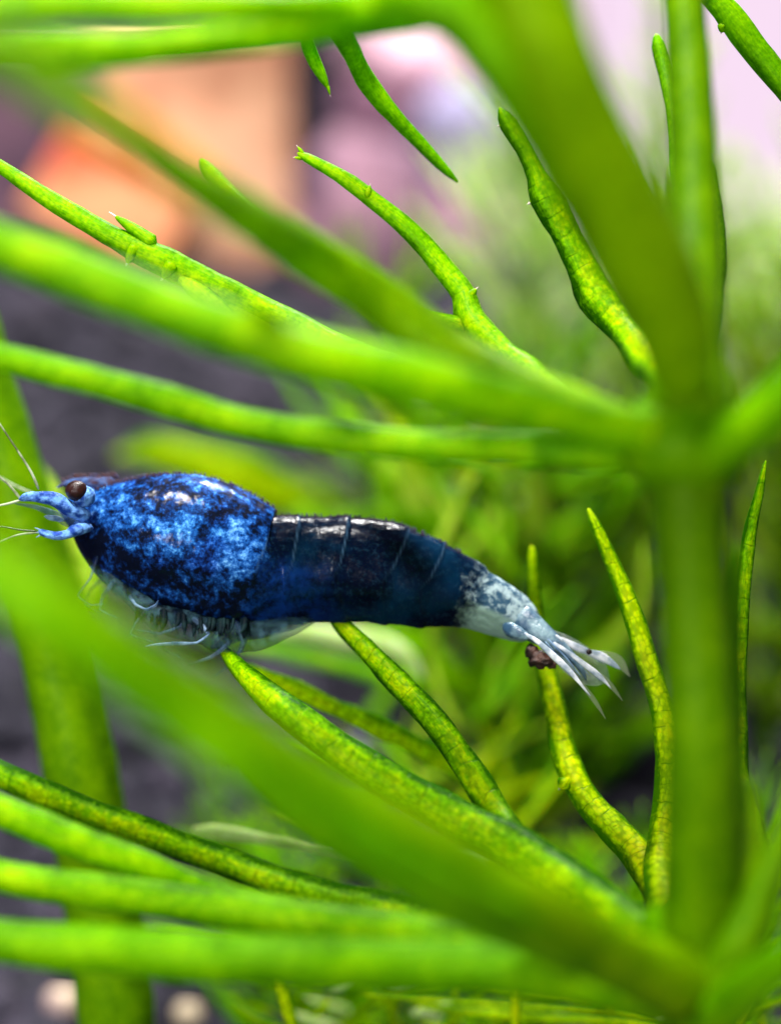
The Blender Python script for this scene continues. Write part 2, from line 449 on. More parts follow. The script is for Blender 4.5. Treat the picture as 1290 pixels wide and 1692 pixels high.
# ------------------------------------------------------------------ the large whorled plant in front
plant = empty('water_plant', P(1160, 2050, 5.1), 'large bright green whorled water plant whose thick stem stands at the right of the shrimp', 'water plant')
st = Mesh()
st.tube(rows([(1165, 2050, 150, 5.1), (1160, 1800, 120, 4.9), (1150, 1620, 125, 4.8), (1160, 1450, 128, 4.7), (1158, 1250, 118, 4.6), (1150, 1050, 112, 4.6), (1140, 900, 118, 4.6), (1135, 780, 140, 4.6), (1135, 680, 145, 4.6),
              (1140, 560, 110, 4.7), (1145, 420, 95, 4.9), (1145, 280, 80, 5.0), (1138, 120, 72, 5.1), (1125, -60, 66, 5.2), (1110, -300, 60, 5.3)]), n=32, rough=.03, step=.08)
st.build('stem', G_STEM, plant)
st = Mesh()
st.tube(rows([(1135, 650, 90, 4.5), (1112, 540, 130, 4.35), (1050, 395, 150, 4.2), (972, 240, 150, 4.05), (905, 90, 150, 3.95), (845, -90, 146, 3.9), (800, -260, 140, 3.8)]), n=28, rough=.03, step=.08)
st.build('branch', G_BRANCH, plant)
# node swelling and the brown foot
M = Mesh(); M.blob(P(1130, 735, 4.62), .20, .2, .17, 20, 12, .06, 9)
M.build('node', G_DEEP, plant)
M = Mesh(); M.blob(P(1150, 1580, 4.85), .20, .2, .22, 20, 12, .06, 5)
M.build('node', G_DEEP, plant)

# upper whorl, leaves running left
leaf(plant, G_LEAF, [(1120, 735, 90, 4.7), (1000, 748, 62, 4.8), (850, 742, 56, 4.9), (700, 735, 54, 5.0), (550, 722, 56, 5.05), (400, 698, 56, 5.1), (250, 655, 55, 5.1), (120, 620, 52, 5.1), (0, 590, 50, 5.1), (-140, 550, 45, 5.1)])
leaf(plant, G_LEAF, [(1120, 725, 100, 4.55), (1000, 705, 78, 4.5), (850, 670, 84, 4.45), (700, 632, 92, 4.4), (550, 595, 92, 4.35), (400, 553, 90, 4.35), (250, 500, 88, 4.35), (100, 442, 86, 4.35), (0, 405, 84, 4.35), (-140, 350, 80, 4.35)])
leaf(plant, G_LEAF, [(-60, 240, 18, 5.95), (0, 275, 24, 5.95), (80, 328, 32, 5.95), (160, 378, 36, 5.95), (240, 420, 46, 5.95), (320, 455, 48, 5.95), (400, 495, 46, 5.93), (480, 535, 48, 5.9), (560, 575, 52, 5.8), (650, 610, 56, 5.6), (800, 650, 60, 5.3), (1000, 710, 60, 4.9)],
     [(300, 460, 30, 5.93), (338, 488, 34, 5.91), (362, 505, 26, 5.9), (380, 514, 10, 5.9)],
     [(380, 505, 12, 5.9), (430, 535, 22, 5.9), (480, 560, 16, 5.9), (515, 590, 6, 5.9)],
     spines=[(226, 405, 208, 440, 5.93, 30), (288, 435, 266, 464, 5.93, 36), (255, 402, 180, 350, 5.93, 26)])
leaf(plant, G_OLIVE, [(-60, 50, 80, 3.0), (60, 120, 84, 3.1), (180, 205, 84, 3.25), (300, 290, 80, 3.6), (400, 352, 78, 4.1), (500, 415, 82, 4.7), (620, 490, 84, 4.9), (740, 580, 84, 4.9), (850, 640, 84, 4.8), (980, 690, 80, 4.7), (1100, 735, 70, 4.6)],
     [(334, 264, 16, 5.7), (352, 288, 26, 5.6), (388, 325, 32, 5.4), (440, 370, 40, 5.3), (540, 440, 50, 5.1), (640, 510, 50, 4.95)])
leaf(plant, G_LEAF, [(494, 254, 14, 6.0), (520, 268, 18, 6.0), (560, 290, 22, 6.0), (600, 318, 28, 6.0), (650, 357, 32, 6.0), (695, 400, 34, 6.0), (735, 445, 36, 6.0), (765, 485, 40, 5.97), (778, 530, 50, 5.93), (830, 582, 48, 5.85), (880, 622, 50, 5.7), (930, 660, 55, 5.4), (1010, 705, 60, 5.0)],
     [(590, 470, 8, 5.9), (650, 500, 16, 5.92), (710, 522, 20, 5.93), (760, 538, 34, 5.93), (790, 552, 30, 5.92)],
     spines=[(502, 256, 490, 240, 6.0, 9), (500, 262, 484, 260, 6.0, 8), (606, 326, 612, 303, 5.98, 16), (765, 500, 790, 474, 5.95, 26)])
# leaves hanging from the top
leaf(plant, G_DEEP, [(500, 40, 20, 5.7), (512, 85, 22, 5.95), (528, 118, 18, 6.0), (542, 145, 9, 6.0)], spines=[(541, 140, 546, 160, 6.0, 7)])
leaf(plant, G_DEEP, [(545, 30, 34, 5.6), (575, 78, 34, 5.8), (610, 140, 32, 6.0), (650, 190, 28, 6.05), (690, 233, 22, 6.1), (725, 270, 17, 6.12), (755, 300, 8, 6.15)])
leaf(plant, G_LEAF, [(-150, 2, 60, 4.2), (0, 8, 62, 4.2), (200, 10, 60, 4.2), (400, 12, 60, 4.2), (600, 10, 60, 4.4), (760, -5, 70, 4.1), (860, -60, 90, 3.9)])
leaf(plant, G_LEAF, [(-150, 90, 70, 4.5), (0, 82, 70, 4.5), (150, 84, 62, 4.6), (300, 76, 58, 4.6), (450, 56, 60, 4.6), (600, 32, 66, 4.6), (760, 5, 80, 4.2), (870, -60, 90, 3.9)])
leaf(plant, G_DEEP, [(620, -20, 70, 4.0), (710, 0, 100, 3.95), (780, 50, 100, 3.95), (845, 140, 90, 3.95), (915, 260, 80, 4.05), (990, 380, 80, 4.2), (1080, 520, 90, 4.4)])
leaf(plant, G_CELL, [(826, 180, 14, 5.95), (840, 205, 30, 5.95), (866, 245, 28, 5.95), (886, 290, 36, 5.95), (900, 325, 56, 5.95), (930, 378, 46, 5.95), (960, 435, 54, 5.95), (985, 490, 62, 5.93), (1020, 535, 52, 5.85), (1060, 585, 56, 5.6), (1110, 640, 60, 5.1)],
     spines=[(850, 200, 820, 209, 5.95, 24), (908, 318, 870, 338, 5.95, 46), (988, 478, 970, 508, 5.93, 40)])
leaf(plant, G_DEEP, [(1084, 60, 20, 6.1), (1092, 90, 25, 6.1), (1104, 140, 25, 6.05), (1112, 190, 24, 6.0), (1118, 260, 26, 5.9), (1128, 350, 30, 5.6)])
leaf(plant, G_DEEP, [(1120, -60, 40, 5.9), (1175, -5, 40, 5.95), (1215, 38, 46, 5.95), (1250, 85, 46, 5.95), (1285, 130, 40, 5.95), (1330, 200, 30, 5.95)],
     spines=[(1195, 40, 1190, 56, 5.95, 22)])
leaf(plant, G_DEEP, [(1165, 260, 30, 5.8), (1172, 340, 40, 5.8), (1178, 400, 44, 5.8), (1175, 470, 44, 5.7), (1165, 560, 50, 5.4), (1150, 650, 60, 5.0)])
# right of the stem
leaf(plant, G_DEEP, [(1150, 765, 90, 4.5), (1215, 725, 84, 4.4), (1280, 665, 80, 4.3), (1380, 560, 70, 4.2)])
leaf(plant, G_CELL, [(1264, 762, 6, 6.0), (1254, 810, 15, 6.0), (1240, 870, 21, 6.0), (1230, 940, 25, 6.0), (1222, 1020, 29, 6.0), (1217, 1100, 32, 6.0), (1216, 1200, 34, 5.95), (1222, 1290, 36, 5.85), (1240, 1370, 42, 5.6), (1250, 1450, 50, 5.3), (1200, 1570, 60, 4.9)])
leaf(plant, G_STEM, [(1230, 1290, 40, 5.0), (1228, 1400, 66, 4.8), (1222, 1500, 90, 4.7), (1190, 1620, 110, 4.75)])
leaf(plant, G_DEEP, [(1160, 1700, 80, 4.7), (1225, 1640, 76, 4.5), (1290, 1590, 70, 4.3), (1400, 1520, 60, 4.1)])
leaf(plant, G_STEM, [(1320, 1280, 24, 4.7), (1290, 1390, 44, 4.6), (1255, 1480, 60, 4.6), (1215, 1570, 74, 4.6), (1160, 1660, 90, 4.7)])
leaf(plant, G_DEEP, [(1215, 900, 14, 5.0), (1210, 1050, 34, 4.95), (1206, 1200, 44, 4.9), (1205, 1350, 60, 4.85), (1190, 1500, 80, 4.8)])
# upright leaves behind the tail
leaf(plant, G_YEL, [(972, 842, 12, 6.15), (992, 885, 20, 6.15), (1015, 940, 27, 6.15), (1042, 1010, 32, 6.12), (1065, 1080, 36, 6.1), (1088, 1150, 40, 6.1), (1100, 1220, 42, 6.05), (1103, 1290, 44, 6.0), (1096, 1370, 46, 5.9), (1092, 1440, 60, 5.7), (1105, 1520, 70, 5.4), (1140, 1600, 80, 5.0)],
     [(878, 905, 16, 6.5), (881, 970, 24, 6.5), (888, 1050, 30, 6.45), (905, 1120, 36, 6.4), (918, 1180, 38, 6.3), (936, 1255, 44, 6.2), (965, 1320, 48, 6.1), (1010, 1370, 50, 6.0), (1055, 1415, 54, 5.9), (1090, 1475, 62, 5.7), (1110, 1530, 60, 5.4)],
     spines=[(935, 1290, 922, 1305, 6.1, 30)], label='pair of upright yellow-green leaves forking behind the tail')
# lower whorl, leaves running left
leaf(plant, G_CELL, [(1130, 1610, 110, 4.95), (1050, 1545, 90, 5.1), (960, 1478, 80, 5.35), (860, 1405, 74, 5.55), (760, 1355, 66, 5.65), (660, 1300, 62, 5.7), (560, 1238, 58, 5.75), (470, 1172, 52, 5.8), (410, 1120, 36, 5.95), (378, 1085, 22, 6.1), (360, 1060, 10, 6.2)],
     [(855, 1395, 52, 5.6), (820, 1340, 50, 5.75), (775, 1272, 50, 5.85), (720, 1195, 48, 5.95), (660, 1130, 42, 6.05), (600, 1070, 36, 6.15), (560, 1030, 26, 6.2), (540, 1005, 12, 6.25)])
leaf(plant, G_OLIVE, [(1130, 1625, 120, 4.7), (1020, 1575, 92, 4.4), (900, 1500, 84, 4.1), (760, 1425, 84, 3.9), (620, 1345, 84, 3.75), (480, 1260, 84, 3.6), (340, 1165, 88, 3.5), (200, 1070, 92, 3.4), (80, 988, 92, 3.35), (-30, 915, 90, 3.3), (-160, 830, 84, 3.2)])
leaf(plant, G_DEEP, [(1130, 1640, 110, 4.75), (1000, 1590, 84, 4.4), (860, 1530, 78, 4.0), (720, 1462, 76, 3.7), (580, 1380, 76, 3.5), (440, 1290, 78, 3.35), (310, 1200, 82, 3.3), (190, 1110, 84, 3.25), (80, 1030, 80, 3.2), (-30, 955, 74, 3.2), (-160, 860, 70, 3.2)])
leaf(plant, G_DEEP, [(1080, 1610, 90, 4.9), (940, 1570, 66, 4.7), (800, 1520, 60, 4.55), (660, 1450, 58, 4.45), (520, 1370, 54, 4.4), (420, 1290, 44, 4.4), (350, 1210, 26, 4.4)])
leaf(plant, G_CELL, [(-80, 1245, 40, 5.72), (0, 1280, 44, 5.72), (90, 1318, 48, 5.72), (200, 1362, 48, 5.72), (300, 1398, 48, 5.72), (400, 1435, 50, 5.7), (500, 1468, 50, 5.65), (600, 1494, 54, 5.6), (720, 1520, 56, 5.5), (860, 1550, 60, 5.3), (1000, 1585, 70, 5.0)])
leaf(plant, G_LEAF, [(-80, 1300, 50, 5.3), (0, 1338, 54, 5.3), (90, 1375, 58, 5.3), (180, 1408, 54, 5.3), (250, 1432, 44, 5.3), (310, 1455, 30, 5.3), (380, 1480, 34, 5.3), (500, 1510, 50, 5.2)])
leaf(plant, G_LEAF, [(-100, 1420, 46, 5.2), (0, 1446, 54, 5.2), (110, 1466, 58, 5.2), (230, 1482, 58, 5.2), (360, 1500, 66, 5.2), (500, 1524, 76, 5.15), (650, 1545, 80, 5.1), (820, 1572, 80, 5.0), (1000, 1600, 80, 4.9), (1110, 1630, 80, 4.8)])
leaf(plant, G_DEEP, [(-100, 1548, 70, 4.9), (0, 1555, 72, 4.9), (150, 1568, 80, 4.9), (300, 1580, 84, 4.85), (480, 1588, 84, 4.8), (660, 1594, 84, 4.8), (840, 1602, 86, 4.75), (1000, 1625, 90, 4.75), (1120, 1650, 90, 4.75)])

# ------------------------------------------------------------------ shrimp
shrimp = empty('shrimp', P(450, 1050, 6.15), 'blue mottled dwarf shrimp with a dark abdomen and whitish tail hanging among the leaves', 'shrimp')
ZS = 6.2
prof = [(98, 838, 4), (104, 839, 11), (114, 842, 20), (130, 847, 32), (150, 855, 54), (180, 867, 78), (215, 880, 98), (260, 893, 113), (310, 904, 121), (360, 920, 119), (400, 932, 112), (430, 940, 103), (447, 943, 96),
        (470, 942, 91), (520, 941, 88), (570, 941, 87), (620, 944, 86), (670, 955, 80), (720, 968, 70), (760, 979, 59), (785, 990, 51), (810, 1001, 47), (835, 1013, 43), (855, 1024, 38), (872, 1034, 30), (884, 1040, 18), (888, 1042, 6)]
seams = [(447, 3), (496, 5), (573, 7), (655, 7), (715, 7), (779, 6)]
q = catmull([(a_, b_, 0, c_) for a_, b_, c_ in prof], 2.6)
m = len(q); n = 120
V = []; F = []; UVs = []; along = []; down = []; seamv = []
for i in range(m):
    cx, cy, _, h = q[i]
    tx, ty = (q[min(i + 3, m - 1)] - q[max(i - 3, 0)])[:2]; L = math.hypot(tx, ty); tx /= L; ty /= L
    for k in range(n):
        th = 2 * math.pi * k / n
        c_, s_ = math.cos(th), math.sin(th)
        dn = (1 - c_) / 2                                  # 0 along the back, 1 along the belly
        ax = cx
        wid = .74 if ax < 440 else .74 - .12 * sm(440, 520, ax)
        wl = h * wid
        side = s_ * wl * (1 - .25 * sm(.45, 1, dn)) * (abs(s_) ** -.12 if abs(s_) > .05 else 1)
        v = h * c_
        # segment steps: rings slide over the next one behind
        dr = 0; se = 0
        slant = (10 * sm(.05, .5, dn) + (12 * math.cos((dn - .5) * 6)) * sm(.4, .6, dn)) if ax > 455 else 16 * sm(0, .6, dn) + 4
        for (sxx, amp) in seams:
            d_ = ax + slant - sxx
            if -40 < d_ < 0: dr += amp * .5 * sm(-40, 0, d_)
            elif 0 <= d_ < 5: dr += amp * .5 * (1 - d_ / 5)
            if abs(d_ - 1) < 2: se = max(se, 1 - abs(d_ - 1) / 2)
        # side lobes of each abdomen ring
        if 470 < ax < 780:
            for j in range(1, len(seams)):
                a0, a1 = seams[j - 1][0], seams[j][0]
                u_ = (ax - a0) / (a1 - a0)
                if 0 <= u_ <= 1: dr += 8 * math.sin(math.pi * u_) ** .6 * math.exp(-((dn - .66) / .15) ** 2)
        # belly edge of the head shield
        if ax < 447: dr += 3 * math.exp(-((dn - .86) / .05) ** 2) * sm(140, 200, ax)
        # head shield grooves, pits and bumps
        pn = Vector((ax * .02, v * .02, s_ * 2))
        dr += 1.3 * noise.noise(pn) + 1.0 * noise.noise(pn * 3.3) + .55 * noise.noise(pn * 8)
        f = 1 + dr / max(h, 12)
        x = cx + ty * v * f; y = cy - tx * v * f
        # camera side is negative depth
        z = ZS - side * f * K
        V.append(P(x, y, 6.2) + FWD * (z - 6.2)); UVs.append((ax / 1000, k / n))
        along.append((ax + (slant * .6 if 400 < ax < 470 else 0)) / 1000); down.append(dn); seamv.append(se)
for i in range(m - 1):
    for k in range(n):
        k2 = (k + 1) % n
        F.append((i * n + k, i * n + k2, (i + 1) * n + k2, (i + 1) * n + k))
F.append(tuple(range(n - 1, -1, -1))); F.append(tuple((m - 1) * n + k for k in range(n)))
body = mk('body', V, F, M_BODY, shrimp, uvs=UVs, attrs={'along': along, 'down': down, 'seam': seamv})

def sub(name, mat, *paths, flat=1.0, n=12, rough=.04, parent=shrimp, label=None, step=.02, flatdir=None):
    _seed[0] += 1
    M = Mesh()
    for k, p in enumerate(paths): M.tube(rows(p), n=n, rough=rough * (1.7 if p[0][3] > 5.5 else 1), flat=flat, step=step, seed=_seed[0] + k, flatdir=flatdir)
    o = M.build(name, mat, parent)
    if label: o['label'] = label
    return o
# eyes, each on its stalk
for z, nm in ((5.99, 'near'), (6.36, 'far')):
    M = Mesh(); M.blob(P(127 if z < 6.2 else 124, 811 if z < 6.2 else 806, z), .044, .042, .041, 28, 18, .03, 2)
    e = M.build('eye', M_EYE, shrimp)
    sub('eyestalk', M_ANT, [(150, 826, 34, z + .06), (138, 818, 36, z + .02), (128, 812, 30, z)], parent=e)
# rostrum above the eye with its little teeth
rt_ = random.Random(6)
rs = sub('rostrum', m_simple('rostrum_blue', lin((74, 100, 150)), .5, .1, var=lin((66, 40, 44)), vscale=20, bump=.5, bscale=50), [(190, 800, 26, 6.2), (165, 799, 22, 6.2), (145, 796, 16, 6.2), (125, 795, 11, 6.2), (108, 799, 8, 6.2), (94, 806, 3, 6.2)], flat=.6)
M = Mesh()
for k in range(26):
    x0 = 106 + k * 3.6 + rt_.uniform(-1, 1); y0 = 790 + max(0, 128 - x0) * .45 - max(0, x0 - 150) * .05 + rt_.uniform(-1, 2)
    M.tube(rows([(x0, y0 + 3, 5, 6.2), (x0 - 4, y0 - 4, 3, 6.2), (x0 - 8, y0 - 9, 1, 6.2)]), n=6, rough=0, step=.01)
M.build('rostrum_teeth', M_ROST, rs)
# algae tufts and grit along the back
M = Mesh(); rr = random.Random(4)
qq = [(p_[0], p_[1], p_[3]) for p_ in q]
for k in range(300):
    cx, cy, h = qq[rr.randint(25, m - 60)] if k < 150 else qq[rr.randint(12, 60)]
    dz = rr.uniform(-.06, .06); x0 = cx + rr.uniform(-2, 2); y0 = cy - h - 1
    i0 = min(range(m), key=lambda i: abs(q[i][0] - x0)); t0 = q[min(i0 + 3, m - 1)] - q[max(i0 - 3, 0)]
    L = math.hypot(t0[0], t0[1]); y0 = q[i0][1] - h * (t0[0] / L); x0 = q[i0][0] + h * (t0[1] / L)
    l = rr.uniform(2, 6)
    M.tube(rows([(x0, y0 + 3, 3, 6.2 + dz), (x0 - rr.uniform(-2, 2), y0 - l * .4, 2.2, 6.2 + dz), (x0 - rr.uniform(-2, 3), y0 - l, 1, 6.2 + dz)]), n=5, rough=0, step=.02)
o = M.build('back_fuzz', M_ROST, shrimp); o['kind'] = 'stuff'
# feelers
a1 = sub('feeler_base', M_ANT, [(150, 852, 20, 6.05), (130, 843, 26, 6.02), (105, 832, 28, 6.0), (84, 824, 27, 5.98), (62, 821, 20, 5.97), (46, 822, 17, 5.97), (33, 826, 9, 5.97)], rough=.24)
a2 = sub('feeler_base', M_ANT, [(150, 850, 16, 6.35), (120, 838, 18, 6.33), (90, 828, 16, 6.32), (66, 824, 9, 6.32)], rough=.12)
sub('feeler_scale', M_LEG, [(138, 868, 16, 6.1), (115, 862, 20, 6.08), (90, 850, 14, 6.06), (60, 838, 8, 6.05), (25, 832, 3, 6.05)], flat=.4)
sub('feeler_scale', M_LEGP, [(106, 860, 6, 6.03), (95, 857, 9, 6.02), (82, 855, 8, 6.02), (74, 853, 3, 6.02)], flat=.5)
lo = sub('lower_feeler_base', M_ANT, [(150, 872, 22, 6.05), (128, 870, 26, 6.02), (112, 880, 16, 6.0), (92, 883, 15, 6.0), (74, 880, 13, 6.0), (66, 876, 9, 6.0)], rough=.24, label='blue knobbly lower feeler base')
for a_, b_ in (((68, 876), (58, 872)), ((66, 880), (56, 880)), ((68, 884), (60, 888))):
    sub('bristle', M_LEGP, [(a_[0], a_[1], 5, 6.0), (b_[0], b_[1], 1.5, 6.0)], parent=lo, n=6)
sub('feeler', M_FLAG, [(36, 826, 5, 5.97), (15, 832, 4, 5.97), (-10, 838, 3.4, 5.97), (-80, 860, 2, 5.95)], parent=a1, n=8)
sub('feeler', M_FLAG, [(34, 824, 5, 5.97), (18, 804, 4, 5.97), (0, 788, 3.4, 5.97), (-60, 745, 2, 5.95)], parent=a1, n=8)
sub('feeler', M_FLAG, [(64, 808, 5, 5.97), (52, 780, 4, 5.96), (30, 745, 3.4, 5.95), (0, 700, 3, 5.95), (-40, 640, 2, 5.95)], parent=a1, n=8)
sub('feeler', M_FLAG, [(66, 820, 4, 6.32), (20, 800, 3.2, 6.35), (-30, 770, 2, 6.4)], parent=a2, n=8)
sub('feeler', M_FLAG, [(62, 880, 4, 6.0), (30, 884, 3, 5.98), (-10, 900, 2.5, 5.95), (-70, 930, 2, 5.9)], parent=lo, n=8)
sub('feeler', m_simple('feeler_dark', lin((26, 40, 16)), .4), [(62, 878, 3.2, 6.0), (35, 876, 2.6, 5.98), (0, 870, 2.4, 5.95), (-70, 862, 2, 5.9)], parent=lo, n=8)

# mouth legs and walking legs
lg = [([(160, 920, 14, 6.1), (150, 955, 10, 6.05), (128, 985, 8, 6.02), (150, 1000, 7, 6.0), (172, 998, 5, 6.0)], M_LEG),
      ([(190, 960, 18, 6.1), (170, 985, 13, 6.04), (165, 1008, 10, 6.0), (195, 1022, 8, 6.0)], M_LEG),
      ([(215, 985, 20, 6.1), (225, 1000, 12, 6.04), (243, 1008, 9, 6.0), (258, 1000, 8, 6.0), (262, 992, 3, 6.0)], M_LEGP),
      ([(250, 1000, 22, 6.1), (225, 1030, 14, 6.05), (215, 1050, 11, 6.0), (255, 1062, 9, 5.98)], M_LEG),
      ([(290, 1010, 24, 6.1), (300, 1035, 15, 6.03), (262, 1048, 11, 5.98), (225, 1040, 7, 5.97)], M_LEG),
      ([(320, 1020, 22, 6.1), (345, 1048, 13, 6.05), (325, 1062, 11, 6.0), (290, 1063, 11, 5.98), (258, 1065, 8, 5.97), (240, 1068, 5, 5.97)], M_LEGP),
      ([(350, 1020, 24, 6.12), (380, 1062, 14, 6.08), (350, 1085, 10, 6.05), (310, 1100, 6, 6.03)], M_LEG),
      ([(385, 1018, 26, 6.12), (405, 1060, 18, 6.1), (385, 1095, 10, 6.1), (355, 1118, 5, 6.08)], M_LEG),
      ([(180, 945, 14, 6.3), (150, 975, 9, 6.32), (138, 1000, 7, 6.35), (165, 1015, 5, 6.35)], M_LEG),
      ([(280, 1005, 22, 6.35), (250, 1045, 13, 6.38), (270, 1075, 9, 6.4), (300, 1088, 5, 6.4)], M_LEG),
      ([(370, 1015, 22, 6.35), (350, 1055, 13, 6.38), (375, 1085, 9, 6.4), (400, 1110, 5, 6.4)], M_LEG)]
def jointed(p):
    out = [p[0]]
    for k in range(1, len(p) - 1):
        for (o_, f_) in ((p[k - 1], .14), (p[k + 1], .14)):
            out.append(tuple(p[k][i] * (1 - f_) + o_[i] * f_ for i in range(4)))
    return out + [p[-1]]
for p, mt in lg: sub('leg', mt, jointed([(a_, b_, c_ * .46, d_) for a_, b_, c_, d_ in p]), rough=.25, step=.012)
sub('mouthparts', M_MASS, [(165, 940, 10, 6.12), (205, 975, 34, 6.1), (270, 1018, 44, 6.08), (340, 1040, 44, 6.1), (410, 1048, 46, 6.12), (470, 1038, 30, 6.14), (520, 1028, 8, 6.16)], flat=.6, rough=.25)
# tiny dark gill-foot fringe under the head shield
M = Mesh()
for k in range(34):
    x0 = 228 + k * 5.6 + rr.uniform(-4, 4); y0 = 1004 + 28 * math.sin(min(1, (x0 - 228) / 130) * 1.4)
    l = rr.uniform(8, 30); w_ = rr.uniform(4, 15); dz = rr.uniform(-.03, .08); dx = rr.uniform(-9, 6)
    M.tube(rows([(x0, y0 - 10, w_, 6.08 + dz), (x0 + dx * .3, y0 + l * .4, w_ * .9, 6.05 + dz), (x0 + dx, y0 + l, 2, 6.03 + dz)]), n=7, rough=.3, step=.006)
M.build('leg_fringe', m_simple('fringe_dark', lin((6, 15, 22)), .6, .05, var=lin((22, 42, 44)), vscale=12, alpha=.8), shrimp)
# swimmerets
for k, (x0, y0, l, d) in enumerate([(470, 1000, 120, 60), (515, 1000, 110, 46), (590, 1000, 60, 14), (660, 1004, 46, 12), (725, 1004, 40, 12)]):
    for dz in ((-.06, .14) if k < 2 else (.04, .10)):
        sub('swimmeret', M_SWIM, [(x0, y0, 50, 6.22 + dz), (x0 - l * .35, y0 + d * .45, 46, 6.2 + dz), (x0 - l * .7, y0 + d * .8, 30, 6.18 + dz), (x0 - l, y0 + d * 1.15, 6, 6.17 + dz)], flat=.2, rough=.14)
# telson and tail fan
sub('telson', M_TELS, [(850, 1012, 46, 6.18), (872, 1032, 46, 6.15), (898, 1050, 36, 6.12), (922, 1066, 25, 6.1), (948, 1090, 16, 6.08), (962, 1110, 9, 6.08), (968, 1124, 3, 6.08)], flat=.5)
sub('uropod_base', M_TELS, [(834, 1034, 22, 6.12), (852, 1043, 24, 6.09), (872, 1054, 16, 6.06)], flat=.8, rough=.2)
u = sub('tail_blade', M_TAIL, [(915, 1052, 6, 6.12), (938, 1063, 11, 6.12), (958, 1072, 13, 6.12), (974, 1078, 9, 6.12), (988, 1082, 14, 6.12), (1003, 1091, 12, 6.12), (1016, 1100, 7, 6.12), (1024, 1106, 2, 6.12)], flat=.35, rough=.12)
sub('band', M_EYE, [(969, 1076, 11, 6.118), (976, 1078, 11.5, 6.118)], parent=u, flat=.5, rough=0)
sub('bristles', M_TAILT, [(990, 1078, 8, 6.13), (1020, 1092, 18, 6.13), (1040, 1118, 2, 6.13)], parent=u, flat=.1)
u = sub('tail_blade', M_TAIL, [(915, 1062, 6, 6.06), (945, 1082, 7, 6.05), (968, 1100, 9, 6.05), (988, 1116, 8, 6.05), (1001, 1128, 4, 6.05), (1009, 1138, 1, 6.05)], flat=.35, rough=.14)
sub('bristles', M_TAILT, [(985, 1112, 10, 6.055), (1008, 1132, 9, 6.055), (1028, 1158, 1, 6.055)], parent=u, flat=.1)
u = sub('tail_blade', M_TAIL, [(866, 1046, 5, 6.02), (890, 1062, 9, 6.01), (918, 1088, 10, 6.0), (945, 1114, 8, 6.0), (968, 1142, 3, 6.0), (975, 1150, 1, 6.0)], flat=.4, rough=.12)
sub('bristles', M_TAILT, [(955, 1124, 8, 6.01), (982, 1158, 8, 6.01), (1000, 1188, 1, 6.01)], parent=u, flat=.1)
u = sub('tail_blade', M_TELS, [(880, 1048, 8, 6.22), (915, 1078, 12, 6.22), (942, 1104, 9, 6.22), (958, 1126, 2, 6.22)], flat=.4)
for (x0, y0, x1, y1, z_) in ((905, 1056, 962, 1122, 6.05), (912, 1058, 975, 1118, 6.09), (900, 1060, 950, 1124, 6.06), (925, 1060, 1002, 1100, 6.15), (930, 1070, 992, 1126, 6.1)):
    sub('tail_ray', M_LEGP, [(x0, y0, 3.4, z_), ((x0 + x1) / 2 + 2, (y0 + y1) / 2 - 1, 3, z_), (x1, y1, 1.2, z_)], rough=.1, n=6)
sub('tail_membrane', M_MEMB, [(885, 1040, 20, 6.14), (920, 1066, 44, 6.14), (955, 1092, 56, 6.14), (985, 1112, 46, 6.14), (1004, 1124, 16, 6.14)], flat=.05)
# small white spur
sub('spur', M_TAIL, [(918, 1050, 6, 6.07), (926, 1056, 5, 6.06), (930, 1062, 2, 6.06)])

# brown clump caught under the tail
M = Mesh(); M.blob(P(893, 1089, 6.12), .047, .04, .032, 18, 12, .35, 7); M.blob(P(878, 1078, 6.14), .03, .03, .028, 12, 8, .35, 8)
M.blob(P(910, 1098, 6.12), .022, .02, .018, 10, 8, .3, 9)
o = M.build('debris', M_DEB); o['label'] = 'dark brown crumb of debris caught under the tail fan'; o['category'] = 'debris'

# ------------------------------------------------------------------ plants farther back
p2 = empty('water_plant', P(200, 2200, 7.3), 'thick olive plant stem curving up the left side behind the leaves', 'water plant')
st = Mesh()
st.tube(rows([(225, 2200, 130, 7.3), (205, 1900, 128, 7.2), (190, 1660, 126, 7.1), (168, 1480, 126, 7.1), (138, 1300, 124, 7.0), (104, 1120, 120, 7.0), (62, 940, 114, 7.0), (20, 780, 106, 7.0), (-20, 640, 96, 7.0), (-45, 520, 80, 7.0), (-70, 400, 66, 7.0)]), n=30, rough=.03, step=.08)
st.build('stem', G_STEM, p2)
leaf(p2, G_BACK, [(150, 1010, 50, 7.4), (130, 900, 40, 7.6), (60, 780, 30, 7.8), (-30, 700, 16, 7.9)])

